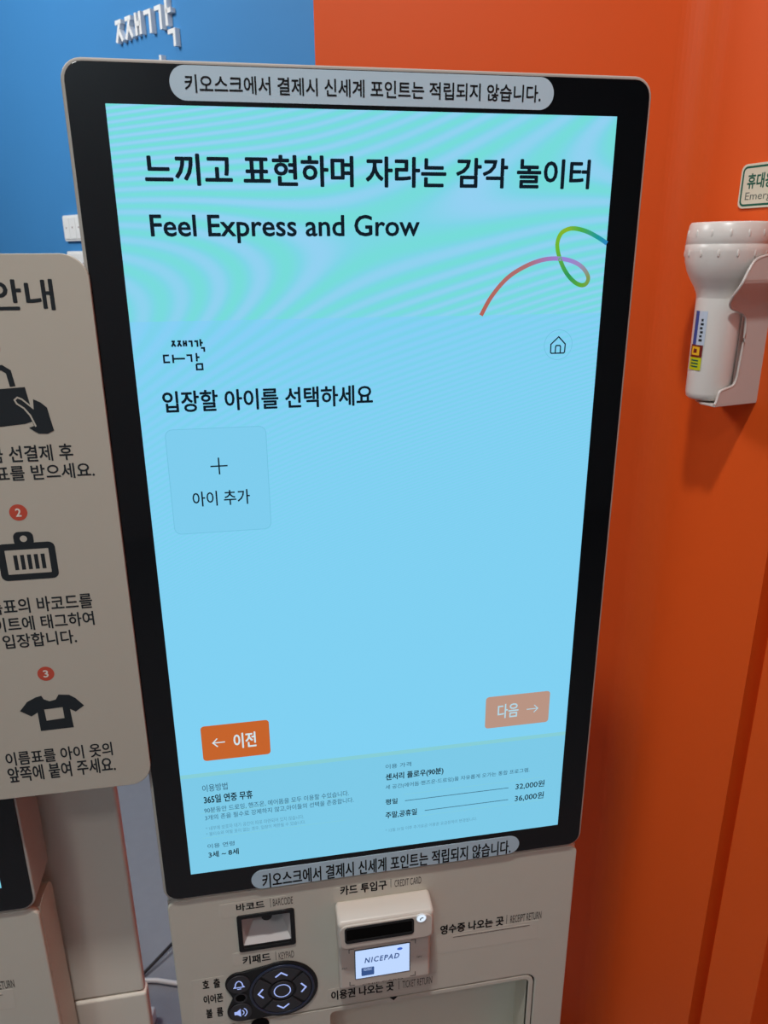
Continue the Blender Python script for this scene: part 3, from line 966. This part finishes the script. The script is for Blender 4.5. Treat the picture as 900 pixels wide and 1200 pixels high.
# ---------------------------------------------------------------- lettering and switches on the blue wall
wl = thing('wall_lettering', 'white raised lettering high on the blue wall', 'sign', (OL[0], OL[1], 0), RL)
a_tl = (370.7, 737.7); a_br = (618.7, 646.7); a_sh = (376.9, 695.1)
su = (a_br[0] - a_tl[0]) / 122.0
sv = (a_tl[1] - a_br[1]) / 36.0
for nm, strokes in LOGO:
    b = MB()
    for st in strokes:
        b.strip([(a_tl[0] + (u - 96.5) * su, FLOOR + a_tl[1] - (v - 122) * sv) for u, v in st], 9.0, -12, 'white', d=12, caps=False)
    b.build('letter', wl)
for k2, ((u0, zt), (u1, zb_), lab) in enumerate((((-37.1, 322.1), (-25.5, 251.9), 'white wall switch plate on the blue wall, upper of the two'), ((-36.4, 224.8), (-39.5, 156.3), 'white wall switch plate on the blue wall, lower of the two'))):
    hgt = 70.0
    sw = thing('wall_switch', lab, 'switch', (OL[0] + XL[0] * (u0 + 60), OL[1] + XL[1] * (u0 + 60), FLOOR + zt - hgt), RL, 'switch plates on the blue wall')
    b = MB(); b.plate([rrect(-60, 0, 60, hgt, 4)], -9, 9, 'white', 1.5); b.build('plate', sw)
    for j in range(3):
        b = MB(); xc = -38 + j * 38
        b.plate([rrect(xc - 17.5, 6, xc + 17.5, hgt - 6, 2)], -11.5, 3, 'white', 0.8)
        b.face(circ(xc, hgt * 0.52, 2.6, 12), -11.7, 'maroon')
        b.build('rocker', sw)

# ---------------------------------------------------------------- emergency torch on the orange wall
sg = thing('sign_plate', 'small white green-bordered plate above the torch on the orange wall', 'sign', (OB[0], OB[1], 0), RB)
g0, g1 = (-21.0, 258.0), (-19.8, 304.2)
gx0, gz0, gz1 = g0[0], FLOOR + g0[1] - 1, FLOOR + g1[1] - 1
gw = 118.0
b = MB(); b.plate([rrect(gx0, gz0, gx0 + gw, gz1, 7)], -2.0, 2.0, 'sign', 0.4); b.build('plate', sg)
b = MB(); b.strip(rrect(gx0 + 3.4, gz0 + 3.4, gx0 + gw - 3.4, gz1 - 3.4, 5), 2.2, -2.1, 'green', True); b.build('border', sg)
b = MB()
b.text('휴대용 비상조명등', (gx0 + 10, gz1 - 10), (gx0 + gw - 9, gz1 - 26), -2.1, 'green', 0.024)
b.build('lettering', sg)
b = MB()
b.text('Emergency Light', (gx0 + 9.5, gz1 - 29.5), (gx0 + gw - 16, gz1 - 40), -2.1, 'grey_print', 0.0)
b.build('lettering', sg)

fx, fy = 14.0, -46.5
tb = FLOOR + 49.6
fl = thing('torch', 'white emergency torch standing head up in its holder on the orange wall', 'torch', (OB[0], OB[1], 0), RB)
b = MB()
b.lathe(fx, fy, [(0.1, tb), (21, tb), (23.6, tb + 2.5), (24.6, tb + 8), (25.2, tb + 110), (25.0, tb + 116)], 'lamp_white')
b.build('handle', fl)
b = MB()
b.lathe(fx, fy, [(25.0, tb + 112), (25.8, tb + 117), (29, tb + 124), (34, tb + 132), (38.6, tb + 141), (41.6, tb + 151), (42.9, tb + 161), (43.0, tb + 168.6), (42.4, tb + 169.2), (42.9, tb + 169.9), (42.3, tb + 180), (40.6, tb + 189.5), (39.0, tb + 191.5), (37.2, tb + 191), (36.6, tb + 186), (0.1, tb + 186)], 'lamp_white')
for k2 in range(14):
    a = 2 * math.pi * (k2 + 0.3) / 14
    for rr, zq, hh in ((42.0, tb + 179.5, 4.2), (42.4, tb + 160, 4.2)):
        aa = a + (0.22 if zq < tb + 170 else 0)
        b.blob((fx + rr * math.cos(aa), fy + rr * math.sin(aa), zq), (1.0, 1.7, hh), 'lamp_white', aa)
b.build('head', fl)
b = MB(); b.lathe(fx, fy, [(0.1, tb + 188.5), (36.4, tb + 187)], 'lens'); b.build('lens', fl)
VA = math.degrees(math.atan2(-744.13543 - fy, 668.02879 - fx))      # direction from the torch to the viewer's side of the room
b = MB()
rl = 25.5
for z0_, z1_, a0_, a1_, mm in ((62, 99, -62, -48, 'navy'), (62, 99, -48, -24, 'pale'), (48, 62, -66, -26, 'maroon'), (50.5, 60, -60, -34, 'yellow'), (34, 48, -66, -26, 'lime')):
    r2 = rl + (0.15 if mm == 'yellow' else 0)
    b.lathe(fx, fy, [(r2, tb + z0_), (r2, tb + z1_)], mm, 10, VA + a0_, VA + a1_)
for k2 in range(6):
    b.lathe(fx, fy, [(rl + 0.15, tb + 66 + k2 * 4.4), (rl + 0.15, tb + 68.6 + k2 * 4.4)], 'print', 6, VA - 41 + (k2 % 3), VA - 31 - (k2 % 2) * 2)
b.lathe(fx, fy, [(rl + 0.25, tb + 53), (rl + 0.25, tb + 57.5)], 'maroon', 6, VA - 53, VA - 42)
for k2 in range(3):
    b.lathe(fx, fy, [(rl + 0.15, tb + 37 + k2 * 3.4), (rl + 0.15, tb + 38.6 + k2 * 3.4)], 'green', 6, VA - 58, VA - 34)
b.build('sticker', fl, 'blue, yellow and lime sticker')

hd = thing('torch_holder', 'white curved bracket on the orange wall that holds the torch', 'bracket', (OB[0], OB[1], 0), RB)
near, far = fx + 27.0, fx - 27.0
prof = [(-33.9, 207.2), (-45.8, 204.8), (-54.5, 199.7), (-64.1, 182.8), (-66.7, 169.7), (-65.1, 161.5), (-62.0, 155.9), (-55.9, 152.1), (-41.2, 147.6), (-34.7, 140.5), (-32.7, 121.1), (-34.2, 93.0), (-35.8, 75.0), (-39.6, 67.6), (-48.1, 64.8), (-57.9, 62.1), (-60.1, 56.5), (-62.1, 49.9), (-64.2, 47.2)]
prof = [(n, z + FLOOR) for n, z in prof]
zlow = prof[-1][1]
sm = smooth_line(prof, 4)


def flare(z):
    t = min(max((z - (tb + 100)) / 34.0, 0.0), 1.0)
    return 17.0 * t * t * (3 - 2 * t)


def cheek(outline, x, sgn):
    t = 2.4
    pts = [(0.0, outline[0][1])] + outline + [(0.0, zlow)]
    # finer edge down the wall side so that the flare follows
    zs = [zlow + (outline[0][1] - zlow) * q / 24 for q in range(1, 24)]
    pts += [(0.0, z) for z in zs]
    rows = sorted(set(round(z, 2) for n, z in outline))
    bm = bmesh.new()

    def lo(z):
        best = None
        for (n0, z0), (n1, z1) in zip(outline[:-1], outline[1:]):
            if min(z0, z1) - 0.02 <= z <= max(z0, z1) + 0.02:
                k = 0.0 if abs(z1 - z0) < 1e-6 else min(max((z - z0) / (z1 - z0), 0.0), 1.0)
                n = n0 + (n1 - n0) * k
                best = n if best is None else min(best, n)
        return best
    grid = []
    for z in rows:
        xo = x + sgn * flare(z)
        grid.append([bm.verts.new((xo, 0, z)), bm.verts.new((xo, lo(z), z)), bm.verts.new((xo + sgn * t, lo(z), z)), bm.verts.new((xo + sgn * t, 0, z))])
    for a, c in zip(grid[:-1], grid[1:]):
        for q in range(4):
            bm.faces.new((a[q], a[(q + 1) % 4], c[(q + 1) % 4], c[q]))
    bm.faces.new(grid[0])
    bm.faces.new(grid[-1])
    bmesh.ops.recalc_face_normals(bm, faces=bm.faces)
    b.bm(bm, 'holder')


b = MB()
cheek(sm, near, 1)
cheek([(max(n, -16.0), z) for n, z in sm if z < tb + 104], far, -1)
b.box(far, near, -3, -0.2, zlow, tb + 104, 'holder')
nf = min(n for n, z in sm[-3:])
b.prism_z([(far - 2.4, 0), (far - 2.4, -22), (fx - 10, nf + 10), (fx + 8, nf), (near + 2.4, nf), (near + 2.4, 0)], zlow - 2.4, zlow, 'holder', 0.6)
b.tube([(near + 1.2 + flare(z), n, z) for n, z in sm], 1.7, 'holder', 8)
b.build('cradle', hd)
